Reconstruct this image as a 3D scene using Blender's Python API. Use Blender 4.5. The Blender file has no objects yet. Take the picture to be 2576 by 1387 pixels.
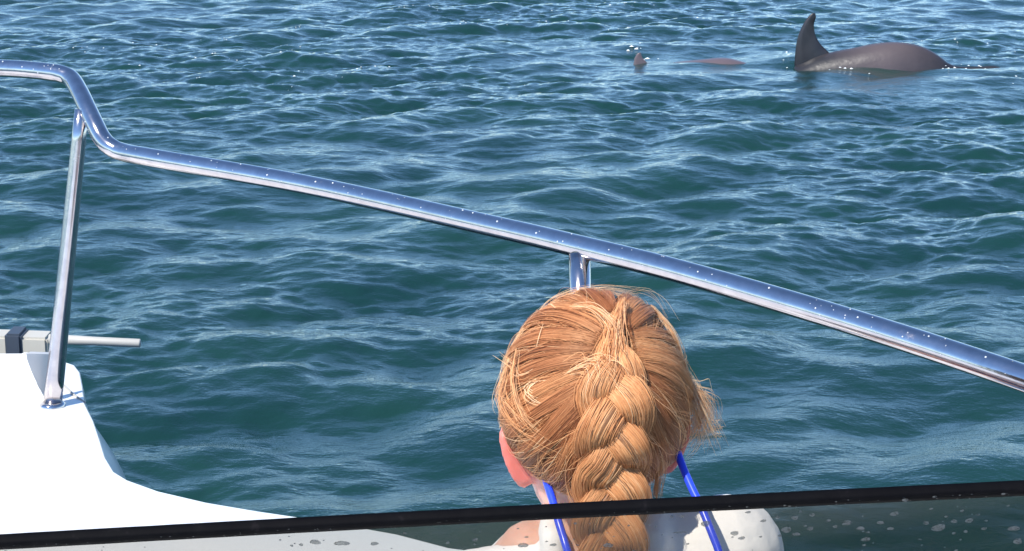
import bpy, bmesh, math, random
import numpy as np
from mathutils import Vector, Matrix
from math import radians as R, sin, cos, pi

random.seed(7)
rng = np.random.default_rng(11)
S = bpy.context.scene
COL = S.collection

# ------------------------------------------------------------------ camera
CAM_H, PITCH, HFOV = 1.60, 13.5, 30.0
cam_d = bpy.data.cameras.new("camera"); cam = bpy.data.objects.new("camera", cam_d); COL.objects.link(cam)
cam.location = (0, 0, CAM_H); cam.rotation_euler = (R(90 - PITCH), 0, 0)
cam_d.sensor_width = 36; cam_d.angle = R(HFOV); cam_d.clip_start = 0.05; cam_d.clip_end = 12000
S.camera = cam
S.render.resolution_x, S.render.resolution_y = 1024, 551

# ------------------------------------------------------------------ light
TO_SUN = Vector((-0.42, -0.46, 0.78)).normalized()
SUN_EL = math.asin(TO_SUN.z)
w = bpy.data.worlds.new("World"); S.world = w; w.use_nodes = True
nt = w.node_tree; nt.nodes.clear()
sky = nt.nodes.new("ShaderNodeTexSky"); sky.sky_type = 'NISHITA'; sky.sun_disc = False
sky.sun_elevation = SUN_EL; sky.sun_rotation = math.atan2(TO_SUN.x, TO_SUN.y)
sky.air_density = 0.8; sky.dust_density = 0.0; sky.ozone_density = 3.0
bg = nt.nodes.new("ShaderNodeBackground"); bg.inputs[1].default_value = 0.137
wo = nt.nodes.new("ShaderNodeOutputWorld")
hs = nt.nodes.new('ShaderNodeMix'); hs.data_type = 'RGBA'; hs.blend_type = 'MULTIPLY'; hs.inputs[0].default_value = 1
hs.inputs[7].default_value = (.82, .94, 1.03, 1)
nt.links.new(sky.outputs[0], hs.inputs[6]); nt.links.new(hs.outputs[2], bg.inputs[0]); nt.links.new(bg.outputs[0], wo.inputs[0])
sd = bpy.data.lights.new("sun", 'SUN'); sd.energy = 4.2; sd.angle = R(0.53); sd.color = (1, .95, .87)
so = bpy.data.objects.new("sun", sd); COL.objects.link(so)
so.rotation_euler = TO_SUN.to_track_quat('Z', 'Y').to_euler(); so.location = (0, 0, 20)
vs = S.view_settings; vs.view_transform = 'Standard'; vs.look = 'None'; vs.exposure = 0.75; vs.gamma = 1
vs.use_curve_mapping = False
S.cycles.transparent_max_bounces = 24

# ------------------------------------------------------------------ helpers
F = 1288 / math.tan(R(HFOV / 2))
FW = Vector((0, cos(R(PITCH)), -sin(R(PITCH)))); UP = Vector((0, sin(R(PITCH)), cos(R(PITCH)))); RT = Vector((1, 0, 0))
C0 = Vector((0, 0, CAM_H))
def P(px, py, d):                      # surveyed point at depth d
    return C0 + d * (FW + RT * ((px - 1288) / F) - UP * ((py - 693.5) / F))
def G(px, py, z):                      # surveyed point at height z
    v = FW + RT * ((px - 1288) / F) - UP * ((py - 693.5) / F)
    return C0 + v * ((z - CAM_H) / v.z)

def tag(o, label=None, cat=None, group=None, kind=None):
    if label: o['label'] = label
    if cat: o['category'] = cat
    if group: o['group'] = group
    if kind: o['kind'] = kind
    return o
def link(name, me, mat=None, parent=None, smooth=True):
    o = bpy.data.objects.new(name, me); COL.objects.link(o)
    if mat and not me.materials: me.materials.append(mat)
    if smooth: me.polygons.foreach_set('use_smooth', [True] * len(me.polygons))
    if parent: o.parent = parent
    return o
def mesh(verts, faces):
    me = bpy.data.meshes.new("m"); me.from_pydata([tuple(v) for v in verts], [], faces); me.update(); return me
def empty(name, loc=(0, 0, 0)):
    o = bpy.data.objects.new(name, None); COL.objects.link(o); o.location = loc; return o

def spline(pts, n=8):                  # Catmull-Rom through points (any dimension)
    p = np.array([list(q) for q in pts], float)
    p = np.vstack([2 * p[0] - p[1], p, 2 * p[-1] - p[-2]])
    out = []
    for i in range(1, len(p) - 2):
        for k in range(n):
            t = k / n
            out.append(0.5 * ((2 * p[i]) + (-p[i-1] + p[i+1]) * t + (2*p[i-1] - 5*p[i] + 4*p[i+1] - p[i+2]) * t*t
                              + (-p[i-1] + 3*p[i] - 3*p[i+1] + p[i+2]) * t**3))
    out.append(p[-2]); return np.array(out)
def tube(pts, rad, seg=16, caps=True, flat=1.0):
    pts = np.array([list(p) for p in pts], float); n = len(pts)
    rad = np.full(n, rad) if np.isscalar(rad) else np.array(rad, float)
    V, Fc = [], []
    t = np.gradient(pts, axis=0); t /= np.linalg.norm(t, axis=1)[:, None] + 1e-12
    ref = np.array([0, 0, 1.]) if abs(t[0][2]) < .9 else np.array([1., 0, 0])
    u = np.cross(t[0], ref); u /= np.linalg.norm(u)
    for i in range(n):
        u = u - t[i] * np.dot(u, t[i]); u /= np.linalg.norm(u); v = np.cross(t[i], u)
        for k in range(seg):
            a = 2 * pi * k / seg
            V.append(pts[i] + rad[i] * (cos(a) * u + sin(a) * v * flat))
    for i in range(n - 1):
        for k in range(seg):
            a, b = i * seg + k, i * seg + (k + 1) % seg
            Fc.append((a, b, b + seg, a + seg))
    if caps:
        Fc.append(tuple(range(seg))[::-1]); Fc.append(tuple((n - 1) * seg + k for k in range(seg)))
    return mesh(V, Fc)
def prism(poly, z0, z1, bevel=0.0, seg=3):  # poly list of xy(z ignored) or xyz when z1 is None
    bm = bmesh.new()
    top = [bm.verts.new((p[0], p[1], z1 if z1 is not None else p[2])) for p in poly]
    f = bm.faces.new(top)
    bot = [bm.verts.new((p[0], p[1], z0)) for p in poly]
    n = len(poly)
    for i in range(n):
        bm.faces.new((top[i], bot[i], bot[(i + 1) % n], top[(i + 1) % n]))
    bm.faces.new(bot[::-1])
    bmesh.ops.recalc_face_normals(bm, faces=bm.faces)
    if bevel:
        es = [e for e in bm.edges if all(v in top for v in e.verts)]
        bmesh.ops.bevel(bm, geom=es, offset=bevel, segments=seg, affect='EDGES', profile=.5)
    bmesh.ops.triangulate(bm, faces=[f for f in bm.faces if len(f.verts) > 4])
    me = bpy.data.meshes.new("m"); bm.to_mesh(me); bm.free(); return me
def auto(o, ang=40):
    me = o.data
    try: me.set_sharp_from_angle(angle=R(ang))
    except Exception: pass
    return o

# ------------------------------------------------------------------ materials
def M(name):
    m = bpy.data.materials.new(name); m.use_nodes = True
    return m, m.node_tree, m.node_tree.nodes["Principled BSDF"]
def node(t, ty, **kw):
    n = t.nodes.new(ty)
    for k, v in kw.items(): setattr(n, k, v)
    return n
def noise(t, scale, detail=4, rough=.5, vec=None):
    n = node(t, "ShaderNodeTexNoise"); n.inputs["Scale"].default_value = scale
    n.inputs["Detail"].default_value = detail; n.inputs["Roughness"].default_value = rough
    if vec: t.links.new(vec, n.inputs["Vector"])
    return n
def ramp(t, fac, stops):
    r = node(t, "ShaderNodeValToRGB"); t.links.new(fac, r.inputs[0]); e = r.color_ramp.elements
    while len(e) < len(stops): e.new(.5)
    for el, (p, c) in zip(e, stops):
        el.position = p; el.color = (*c, 1) if len(c) == 3 else c
    return r
def bump(t, h, bsdf, strength, dist, norm=None):
    b = node(t, "ShaderNodeBump"); b.inputs["Strength"].default_value = strength; b.inputs["Distance"].default_value = dist
    t.links.new(h, b.inputs["Height"])
    if norm: t.links.new(norm, b.inputs["Normal"])
    t.links.new(b.outputs[0], bsdf.inputs["Normal"]); return b
def geo_pos(t): return node(t, "ShaderNodeNewGeometry").outputs["Position"]
def tex_obj(t): return node(t, "ShaderNodeTexCoord").outputs["Object"]

# water
m_water, t, b = M("sea_water")
b.inputs["Roughness"].default_value = 0.03; b.inputs["IOR"].default_value = 1.37
pos = tex_obj(t)
mp = node(t, "ShaderNodeMapping"); mp.inputs["Scale"].default_value = (1, 1.0, 1); t.links.new(pos, mp.inputs[0])
n0 = noise(t, .9, 3, .5, mp.outputs[0])
cr = ramp(t, n0.outputs["Fac"], [(.35, (.0060, .0300, .0300)), (.65, (.0085, .0390, .0340))])
t.links.new(cr.outputs[0], b.inputs["Base Color"])
mp2 = node(t, "ShaderNodeMapping"); mp2.inputs["Scale"].default_value = (.75, 1.15, 1); mp2.inputs["Rotation"].default_value = (0, 0, .2)
t.links.new(pos, mp2.inputs[0])
n1 = noise(t, 17, 5, .6, mp2.outputs[0])
bump(t, n1.outputs["Fac"], b, .65, .010)

m_glint_foam, t, b = M("glint_foam"); b.inputs["Base Color"].default_value = (.8, .84, .84, 1); b.inputs["Roughness"].default_value = .3

m_dol, t, b = M("dolphin_skin")
c = tex_obj(t); n1 = noise(t, 5, 4, .6, c)
sx = node(t, "ShaderNodeSeparateXYZ"); t.links.new(c, sx.inputs[0])
ad = node(t, "ShaderNodeMath", operation='MULTIPLY_ADD'); t.links.new(n1.outputs["Fac"], ad.inputs[0]); ad.inputs[1].default_value = .30
ab = node(t, "ShaderNodeMath", operation='SUBTRACT'); t.links.new(sx.outputs[0], ab.inputs[0]); ab.inputs[1].default_value = .42
ac_ = node(t, "ShaderNodeMath", operation='ABSOLUTE'); t.links.new(ab.outputs[0], ac_.inputs[0])
az = node(t, "ShaderNodeMath", operation='MULTIPLY_ADD'); t.links.new(sx.outputs[2], az.inputs[0]); az.inputs[1].default_value = -.35; t.links.new(ac_.outputs[0], az.inputs[2])
t.links.new(az.outputs[0], ad.inputs[2])
cr = ramp(t, ad.outputs[0], [(.16, (.088, .070, .073)), (.36, (.062, .051, .055)), (.56, (.024, .024, .028))])
t.links.new(cr.outputs[0], b.inputs["Base Color"]); b.inputs["Roughness"].default_value = .34; b.inputs["Specular IOR Level"].default_value = .4
bump(t, noise(t, 22, 5, .6, c).outputs["Fac"], b, .22, .010)

m_pale, t, b = M("pale_wet_back"); b.inputs["Base Color"].default_value = (.115, .088, .096, 1); b.inputs["Roughness"].default_value = .3
m_fin, t, b = M("dark_fin_skin"); c = tex_obj(t)
cr = ramp(t, noise(t, 12, 4, .6, c).outputs["Fac"], [(.3, (.014, .014, .017)), (.7, (.030, .027, .030))]); t.links.new(cr.outputs[0], b.inputs["Base Color"]); b.inputs["Roughness"].default_value = .35
m_steel, t, b = M("polished_steel"); b.inputs["Metallic"].default_value = 1
c = tex_obj(t); n1 = noise(t, 60, 5, .65, c)
cr = ramp(t, n1.outputs["Fac"], [(.3, (.52, .48, .49)), (.7, (.66, .61, .60))]); t.links.new(cr.outputs[0], b.inputs["Base Color"])
cr = ramp(t, noise(t, 35, 5, .7, c).outputs["Fac"], [(.3, (.10,) * 3), (.62, (.16,) * 3), (.75, (.34,) * 3)]); t.links.new(cr.outputs[0], b.inputs["Roughness"])
bump(t, noise(t, 90, 3, .5, c).outputs["Fac"], b, .12, .0006)

def gel(name, col, rough=.25, coat=.3):
    m, t, b = M(name); c = geo_pos(t)
    a = noise(t, 3.5, 5, .6, c)
    cr = ramp(t, a.outputs["Fac"], [(.3, tuple(x * .93 for x in col)), (.7, col)]); t.links.new(cr.outputs[0], b.inputs["Base Color"])
    b.inputs["Roughness"].default_value = rough; b.inputs["Coat Weight"].default_value = coat
    bump(t, noise(t, 320, 2, .5, c).outputs["Fac"], b, .06, .0008)
    return m
m_gel = gel("white_gelcoat", (.82, .82, .80))
m_cream = gel("cream_plastic", (.50, .48, .42), .45, 0)
m_bandd = gel("dark_band", (.045, .06, .085), .5, 0)
m_pole = gel("weathered_pole", (.42, .41, .38), .5, 0)
m_cush = gel("white_vinyl", (.74, .74, .72), .5, 0)
m_floor = gel("pale_floor", (.66, .66, .62), .6, 0)

m_trim, t, b = M("black_rubber"); c = tex_obj(t)
cr = ramp(t, noise(t, 70, 4, .6, c).outputs["Fac"], [(.4, (.002, .002, .003)), (.64, (.003, .003, .004)), (.78, (.012, .010, .012))])
t.links.new(cr.outputs[0], b.inputs["Base Color"]); b.inputs["Roughness"].default_value = .7
b.inputs["Specular IOR Level"].default_value = .06
bump(t, noise(t, 260, 3, .5, c).outputs["Fac"], b, .3, .0008)

# smoked windscreen: clear tinted pane with surface reflection
m_glass = bpy.data.materials.new("smoked_glass"); m_glass.use_nodes = True; t = m_glass.node_tree; t.nodes.clear()
o = node(t, "ShaderNodeOutputMaterial"); mx = node(t, "ShaderNodeMixShader"); tr = node(t, "ShaderNodeBsdfTransparent")
gl = node(t, "ShaderNodeBsdfGlossy"); gl.inputs["Roughness"].default_value = .06
tr.inputs[0].default_value = (.72, .70, .655, 1)
fr = node(t, "ShaderNodeLayerWeight"); fr.inputs["Blend"].default_value = .5
pw = node(t, "ShaderNodeMath", operation='POWER'); t.links.new(fr.outputs["Facing"], pw.inputs[0]); pw.inputs[1].default_value = 5
ma = node(t, "ShaderNodeMath", operation='MULTIPLY_ADD'); t.links.new(pw.outputs[0], ma.inputs[0]); ma.inputs[1].default_value = .5; ma.inputs[2].default_value = .010
t.links.new(ma.outputs[0], mx.inputs[0]); t.links.new(tr.outputs[0], mx.inputs[1]); t.links.new(gl.outputs[0], mx.inputs[2])
df = node(t, "ShaderNodeBsdfDiffuse"); df.inputs[0].default_value = (.35, .36, .36, 1)
mx2 = node(t, "ShaderNodeMixShader")
cr = ramp(t, noise(t, 9, 5, .6, tex_obj(t)).outputs["Fac"], [(.3, (.0,) * 3), (.8, (.015,) * 3)])
t.links.new(cr.outputs[0], mx2.inputs[0]); t.links.new(mx.outputs[0], mx2.inputs[1]); t.links.new(df.outputs[0], mx2.inputs[2])
t.links.new(mx2.outputs[0], o.inputs[0])

m_drop = bpy.data.materials.new("dried_salt_drop"); m_drop.use_nodes = True; t = m_drop.node_tree; t.nodes.clear()
o = node(t, "ShaderNodeOutputMaterial"); mx = node(t, "ShaderNodeMixShader"); tr = node(t, "ShaderNodeBsdfTransparent")
tr.inputs[0].default_value = (.62, .62, .60, 1)
df0 = node(t, "ShaderNodeBsdfPrincipled"); df0.inputs["Base Color"].default_value = (.24, .25, .25, 1); df0.inputs["Roughness"].default_value = .25
dt = node(t, "ShaderNodeBsdfTranslucent"); dt.inputs[0].default_value = (.20, .21, .21, 1)
df = node(t, "ShaderNodeMixShader"); t.links.new(df0.outputs[0], df.inputs[1]); t.links.new(dt.outputs[0], df.inputs[2])
cr = ramp(t, noise(t, 420, 3, .6, geo_pos(t)).outputs["Fac"], [(.35, (.38,) * 3), (.65, (.78,) * 3)])
t.links.new(cr.outputs[0], mx.inputs[0]); t.links.new(tr.outputs[0], mx.inputs[1]); t.links.new(df.outputs[0], mx.inputs[2])
t.links.new(mx.outputs[0], o.inputs[0])

m_bead, t, b = M("water_bead"); b.inputs["Base Color"].default_value = (.50, .53, .58, 1); b.inputs["Roughness"].default_value = .15

m_skin, t, b = M("skin"); c = geo_pos(t)
cr = ramp(t, noise(t, 45, 5, .6, c).outputs["Fac"], [(.3, (.64, .36, .28)), (.7, (.72, .45, .37))])
at = node(t, "ShaderNodeAttribute", attribute_name="glow_flush")
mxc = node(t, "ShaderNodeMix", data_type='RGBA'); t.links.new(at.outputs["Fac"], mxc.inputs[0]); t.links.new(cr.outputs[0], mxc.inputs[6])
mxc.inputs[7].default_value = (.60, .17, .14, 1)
t.links.new(mxc.outputs[2], b.inputs["Base Color"]); b.inputs["Roughness"].default_value = .5
b.inputs["Subsurface Weight"].default_value = .35; b.inputs["Subsurface Scale"].default_value = .012; b.inputs["Subsurface Radius"].default_value = (1, .25, .12)
bump(t, noise(t, 600, 2, .5, c).outputs["Fac"], b, .15, .0005)

m_shirt, t, b = M("white_cotton"); c = geo_pos(t)
b.inputs["Base Color"].default_value = (.86, .86, .88, 1); b.inputs["Roughness"].default_value = .85
b.inputs["Sheen Weight"].default_value = .2
wv = noise(t, 14, 4, .55, c); bump(t, wv.outputs["Fac"], b, .7, .010)
m_short, t, b = M("denim_shorts"); b.inputs["Base Color"].default_value = (.05, .08, .16, 1); b.inputs["Roughness"].default_value = .9
m_cord, t, b = M("blue_cord"); b.inputs["Base Color"].default_value = (.025, .065, .75, 1); b.inputs["Roughness"].default_value = .28
m_lens, t, b = M("dark_lens"); b.inputs["Base Color"].default_value = (.01, .01, .012, 1); b.inputs["Roughness"].default_value = .08
m_eye, t, b = M("eye"); b.inputs["Base Color"].default_value = (.75, .75, .74, 1); b.inputs["Roughness"].default_value = .15
m_lip, t, b = M("lips"); b.inputs["Base Color"].default_value = (.5, .18, .16, 1)

m_hair, t, b = M("blond_hair")
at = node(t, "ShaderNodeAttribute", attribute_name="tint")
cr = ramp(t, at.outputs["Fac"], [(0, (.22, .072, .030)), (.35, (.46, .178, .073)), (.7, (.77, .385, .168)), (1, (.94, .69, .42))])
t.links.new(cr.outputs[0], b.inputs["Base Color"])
b.inputs["Roughness"].default_value = .45; b.inputs["Specular IOR Level"].default_value = .55
b.inputs["Specular Tint"].default_value = (1, .85, .6, 1)
trn = node(t, "ShaderNodeBsdfTranslucent"); t.links.new(cr.outputs[0], trn.inputs[0])
mxs = node(t, "ShaderNodeMixShader"); mxs.inputs[0].default_value = .22
t.links.new(b.outputs[0], mxs.inputs[1]); t.links.new(trn.outputs[0], mxs.inputs[2])
t.links.new(mxs.outputs[0], t.nodes["Material Output"].inputs[0])
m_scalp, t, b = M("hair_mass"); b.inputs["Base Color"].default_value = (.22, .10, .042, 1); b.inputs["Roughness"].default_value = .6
bump(t, noise(t, 300, 3, .5, geo_pos(t)).outputs["Fac"], b, .5, .001)

# ------------------------------------------------------------------ sea: wave spectrum
def wave_tile(L, N, lam_p, rms_slope, lam_min, wind, seed, spread=1.6, slope=4.0):
    g = np.random.default_rng(seed)
    k1 = 2 * pi * np.fft.fftfreq(N, L / N)
    kx, ky = np.meshgrid(k1, k1, indexing='ij'); k = np.hypot(kx, ky); k[0, 0] = 1
    kp = 2 * pi / lam_p
    D = np.abs((kx * wind[0] + ky * wind[1]) / k) ** spread * .88 + .12
    Sp = k ** -slope * np.exp(-1.25 * (kp / k) ** 2) * D * np.exp(-(k * lam_min / (2 * pi)) ** 2)
    Sp[0, 0] = 0
    H = np.sqrt(Sp) * (g.normal(size=(N, N)) + 1j * g.normal(size=(N, N)))
    h = np.fft.ifft2(H).real
    dx = np.fft.ifft2(-1j * kx / k * H).real; dy = np.fft.ifft2(-1j * ky / k * H).real
    sl = np.sqrt(np.mean(np.fft.ifft2(1j * ky * H).real ** 2 + np.fft.ifft2(1j * kx * H).real ** 2))
    s = rms_slope / sl
    return h * s, dx * s, dy * s, L, N
def sample(T, x, y, rot=0.0):
    h, dx, dy, L, N = T
    c, s = cos(rot), sin(rot)
    u = ((c * x + s * y) / L * N) % N; v = ((-s * x + c * y) / L * N) % N
    i = np.floor(u).astype(int) % N; j = np.floor(v).astype(int) % N; fu = u - np.floor(u); fv = v - np.floor(v)
    i1 = (i + 1) % N; j1 = (j + 1) % N
    def q(a): return (a[i, j] * (1-fu) * (1-fv) + a[i1, j] * fu * (1-fv) + a[i, j1] * (1-fu) * fv + a[i1, j1] * fu * fv)
    X, Y = q(dx), q(dy)
    return q(h), c * X - s * Y, s * X + c * Y
WIND = np.array([.28, -.96]); WIND /= np.linalg.norm(WIND)
T_big = wave_tile(14.3, 512, 1.05, .140, .30, WIND, 5, 1.8)
T_mid = wave_tile(9.1, 1024, .42, .192, .045, WIND, 8, 1.2, 3.65)
DOLPH = [(G(2200, 170, 0), 1.0), (G(1700, 165, 0), .8)]
def sea(x, y, cell):
    h1, a1, b1 = sample(T_big, x, y, .10)
    h2, a2, b2 = sample(T_mid, x, y, -.22)
    fb = np.clip(1.5 - cell * 2, 0, 1); fm = np.clip(1.4 - cell * 9, 0, 1)
    gust = .85 + .55 * np.sin(x * .9 + 1.3 * np.sin(y * .5)) * np.sin(y * .8 + 1.1)
    fm = fm * gust
    damp = np.ones_like(x)
    for p, r in DOLPH:
        damp *= 1 - .4 * np.exp(-(((x - p.x) / (r * .9)) ** 2 + ((y - p.y) / r) ** 2))
    fb = fb * damp; fm = fm * (.4 + .6 * damp)
    return x + .95 * a1 * fb + .45 * a2 * fm, y + .95 * b1 * fb + .45 * b2 * fm, h1 * fb + h2 * fm
def axis(lo, hi, step, far):
    a = list(np.arange(lo, hi, step)); s = step; v = a[-1]
    while v < far: s *= 1.13; v += s; a.append(v)
    s = step; v = lo; pre = []
    while v > -far: s *= 1.13; v -= s; pre.append(v)
    return np.array(pre[::-1] + a)
ax = axis(-3.8, 4.3, .0130, 4000)
ay = np.concatenate([np.arange(3.3, 11, .0150), axis(11.0, 24.0, .027, 4000)]); ay = np.concatenate([-np.geomspace(4000, .5, 60), np.linspace(0, 3.2, 24), ay[ay >= 3.3]]); ay = np.unique(ay)
X, Y = np.meshgrid(ax, ay, indexing='xy')
cx = np.gradient(ax)[None, :]; cy = np.gradient(ay)[:, None]; cell = np.maximum(cx, cy) * np.ones_like(X) * np.where(np.abs(X) < 8, 1, 1)
xx, yy, zz = sea(X, Y, cell)
nx, ny = len(ax), len(ay)
co = np.stack([xx, yy, zz], -1).reshape(-1, 3).astype(np.float32)
idx = np.arange(nx * ny).reshape(ny, nx)
q = np.stack([idx[:-1, :-1], idx[:-1, 1:], idx[1:, 1:], idx[1:, :-1]], -1).reshape(-1).astype(np.int32)
me = bpy.data.meshes.new("m"); nf = len(q) // 4
me.vertices.add(len(co)); me.vertices.foreach_set('co', co.ravel())
me.loops.add(len(q)); me.loops.foreach_set('vertex_index', q)
me.polygons.add(nf); me.polygons.foreach_set('loop_start', np.arange(nf, dtype=np.int32) * 4)
me.polygons.foreach_set('use_smooth', np.ones(nf, bool)); me.update(calc_edges=True)
tag(link('water', me, m_water, smooth=False), kind='structure')
print('sea verts', len(co))

# white flecks modelled as sun glints, with some foam, on the steep little crests
gy, gx = np.gradient(zz)
curv = -(np.gradient(gy, axis=0)) / (.0150 ** 2)
inside = (X > -3.4) & (X < 3.8) & (Y > 3.6) & (Y < 17)
score = np.where(inside, curv + 60 * zz, -1e9)
cand = np.argwhere(score > np.quantile(score[inside], .9985))
rng.shuffle(cand)
V, Fc = [], []
def fleck(p, s):
    base = len(V); n = 7
    for k in range(n):
        a = 2 * pi * k / n; r = s * rng.uniform(.6, 1.25)
        V.append((p[0] + r * 1.5 * cos(a), p[1] + r * sin(a), p[2] + .0005))
    V.append((p[0], p[1], p[2] + s * .9))
    for k in range(n): Fc.append((base + k, base + (k + 1) % n, base + n))
for (j, i) in cand[:80]:
    c = np.array([xx[j, i], yy[j, i], zz[j, i]])
    for _ in range(rng.integers(1, 4)):
        jj = min(ny - 1, max(0, j + int(rng.normal(0, 1.5)))); ii = min(nx - 1, max(0, i + int(rng.normal(0, 7))))
        s = abs(rng.normal(0, .0022)) + .0012
        fleck((xx[jj, ii], yy[jj, ii], zz[jj, ii]), s)
def water_z(p):
    i = int(np.clip(np.searchsorted(ax, p.x), 0, nx - 1)); j = int(np.clip(np.searchsorted(ay, p.y), 0, ny - 1)); return zz[j, i]
for (px, py, sc, n) in [(2025, 160, 26, 9), (2090, 158, 22, 5), (2130, 172, 24, 6), (2395, 178, 28, 9), (2450, 172, 22, 5), (1985, 148, 14, 4), (1600, 130, 12, 7), (1625, 148, 12, 4), (2555, 205, 10, 3)]:
    for _ in range(n):
        p = G(px + rng.normal(0, sc), py + rng.normal(0, 5), 0); s = abs(rng.normal(0, .004)) + .003
        fleck((p.x, p.y, water_z(p) + abs(rng.normal(0, .012))), s)
tag(link('glint_foam', mesh(V, Fc), m_glint_foam), kind='stuff')

# ------------------------------------------------------------------ dolphins
def loft_body(prof, mat, name, parent, seg=20):
    # prof: (s along, z centre, half width, half height)
    pr = spline(prof, 6); V, Fc = [], []
    for (s, z, hw, hh) in pr:
        for k in range(seg):
            a = 2 * pi * k / seg
            V.append((s, hw * cos(a), z + hh * sin(a)))
    n = len(pr)
    for i in range(n - 1):
        for k in range(seg):
            a, b2 = i * seg + k, i * seg + (k + 1) % seg; Fc.append((a, b2, b2 + seg, a + seg))
    Fc.append(tuple(range(seg))[::-1]); Fc.append(tuple((n - 1) * seg + k for k in range(seg)))
    return link(name, mesh(V, Fc), mat, parent)
def fin(outline, thick, mat, name, parent, flat=False):
    # leading/trailing pairs: (s_lead, s_trail, h); lens-shaped section
    V, Fc = [], []; pr = spline(outline, 5); n = len(pr); m = 12
    for i, (a, b2, h) in enumerate(pr):
        c = (a + b2) / 2; L = abs(b2 - a) / 2; th = thick * (1 - i / n) ** .7 + .001
        for k in range(m):
            an = 2 * pi * k / m; u = c - L * cos(an); v = th * sin(an) * (1 - .45 * (-cos(an)))
            V.append((u, h, v) if flat else (u, v, h))
    for i in range(n - 1):
        for k in range(m):
            a, b2 = i * m + k, i * m + (k + 1) % m; Fc.append((a, b2, b2 + m, a + m))
    Fc.append(tuple(range(m))[::-1]); Fc.append(tuple((n - 1) * m + k for k in range(m)))
    return link(name, mesh(V, Fc), mat, parent)
d0 = G(2060, 166, -.012); u = d0.length and (d0 - C0).dot(FW) / F          # metres per survey pixel there
dol = empty('dolphin', d0); dol.rotation_euler = (0, 0, R(-4))
tag(dol, 'grey dolphin with tall curved dorsal fin arching its back out of the water', 'dolphin', 'dolphins surfacing off the boat')
# s measured in pixels * u ; heading left (-s)
k = u
loft_body([(s * k, z * k, w_ * k, h_ * k) for s, z, w_, h_ in [
    (-420, -150, 3, 5), (-380, -148, 14, 14), (-345, -140, 34, 36), (-280, -120, 58, 62), (-180, -115, 76, 88), (-100, -98, 80, 88), (-55, -84, 70, 86), (-10, -58, 56, 82),
    (40, -48, 56, 85), (85, -42, 58, 88), (130, -36, 58, 92), (180, -31, 56, 92), (230, -31, 50, 88), (270, -38, 44, 82), (300, -44, 38, 70), (325, -46, 30, 54), (350, -42, 24, 44),
    (400, -36, 18, 38), (440, -31, 14, 34), (480, -42, 10, 26)]], m_dol, 'body', dol)
fin([(-62 * k, 70 * k, -12 * k), (-61 * k, 48 * k, 12 * k), (-60 * k, 24 * k, 34 * k), (-58 * k, 1 * k, 56 * k), (-53 * k, -12 * k, 80 * k), (-43 * k, -16 * k, 104 * k),
     (-33 * k, -12 * k, 120 * k), (-25 * k, -13 * k, 129 * k), (-20 * k, -16 * k, 132 * k)], .022, m_fin, 'dorsal_fin', dol)
for sg in (-1, 1):
    fl = fin([(410 * k, 455 * k, sg * 4 * k), (425 * k, 462 * k, sg * 35 * k), (446 * k, 470 * k, sg * 70 * k), (465 * k, 476 * k, sg * 100 * k)], .012, m_dol, 'fluke', dol, True)
    fl.location = (-6 * k, -.25, 7 * k); fl.rotation_euler = (R(12 * sg), R(6), 0)
    pf = fin([(-240 * k, -170 * k, sg * 40 * k), (-222 * k, -160 * k, sg * 90 * k), (-190 * k, -150 * k, sg * 140 * k)], .012, m_dol, 'flipper', dol, True)
    pf.location = (0, 0, -120 * k)
d1 = G(1745, 158, .006)
dl2 = empty('dolphin', d1); dl2.rotation_euler = (0, 0, R(3))
tag(dl2, 'dolphin almost submerged, only a pale strip of back and small fin tip showing', 'dolphin', 'dolphins surfacing off the boat')
loft_body([(s * k, z * k, w_ * k, h_ * k) for s, z, w_, h_ in [
    (-330, -110, 3, 5), (-290, -105, 16, 16), (-230, -92, 50, 52), (-150, -80, 66, 66), (-60, -70, 70, 70), (20, -58, 64, 66), (70, -46, 56, 58), (110, -46, 44, 52), (170, -58, 30, 42), (240, -76, 14, 22), (290, -85, 9, 12)]],
    m_pale, 'body', dl2)
fin([(-158 * k, -105 * k, -25 * k), (-152 * k, -118 * k, 0 * k), (-150 * k, -129 * k, 12 * k), (-144 * k, -133 * k, 22 * k), (-139 * k, -135 * k, 26 * k)], .010, m_pale, 'dorsal_fin', dl2)
for sg in (-1, 1):
    fl = fin([(262 * k, 305 * k, sg * 4 * k), (285 * k, 318 * k, sg * 50 * k), (312 * k, 325 * k, sg * 95 * k)], .012, m_dol, 'fluke', dl2, True); fl.location = (0, 0, -85 * k)

# ------------------------------------------------------------------ boat
boat = empty('motorboat', (0, 1.5, 0)); tag(boat, 'white motorboat with polished steel bow rail and smoked windscreen that carries the girl', 'boat')
bpy.context.view_layer.update()
def bpart(name, me, mat, parent=None, smooth=True):
    o = link(name, me, mat, None, smooth); p = parent or boat
    o.parent = p; o.matrix_parent_inverse = Matrix.Translation((0, -1.5, 0)) if p == boat else Matrix.Identity(4)
    return o
ZD = .73
edge_px = [(60, 884), (128, 893), (165, 910), (188, 918), (202, 936), (208, 968), (214, 1014), (236, 1058), (252, 1105), (266, 1150), (288, 1186), (322, 1207), (400, 1235), (520, 1263), (650, 1285), (800, 1307), (1000, 1343), (1130, 1377)]
edge = [G(a, b2, ZD) for a, b2 in edge_px]
edge_r = [Vector((.12, 2.13, ZD)), Vector((.35, 2.0, ZD)), Vector((.6, 1.84, ZD)), Vector((.95, 1.5, ZD)), Vector((1.2, 1.0, ZD)), Vector((1.3, .3, ZD)), Vector((1.32, -.6, ZD)), Vector((1.25, -1.9, ZD))]
port = [Vector((-1.55, -1.9, ZD)), Vector((-1.85, -.6, ZD)), Vector((-2.02, .6, ZD)), Vector((-2.05, 1.6, ZD)), Vector((-1.98, 2.5, ZD)), Vector((-1.86, 3.0, ZD)), Vector((-1.66, 3.32, ZD))]
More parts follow.
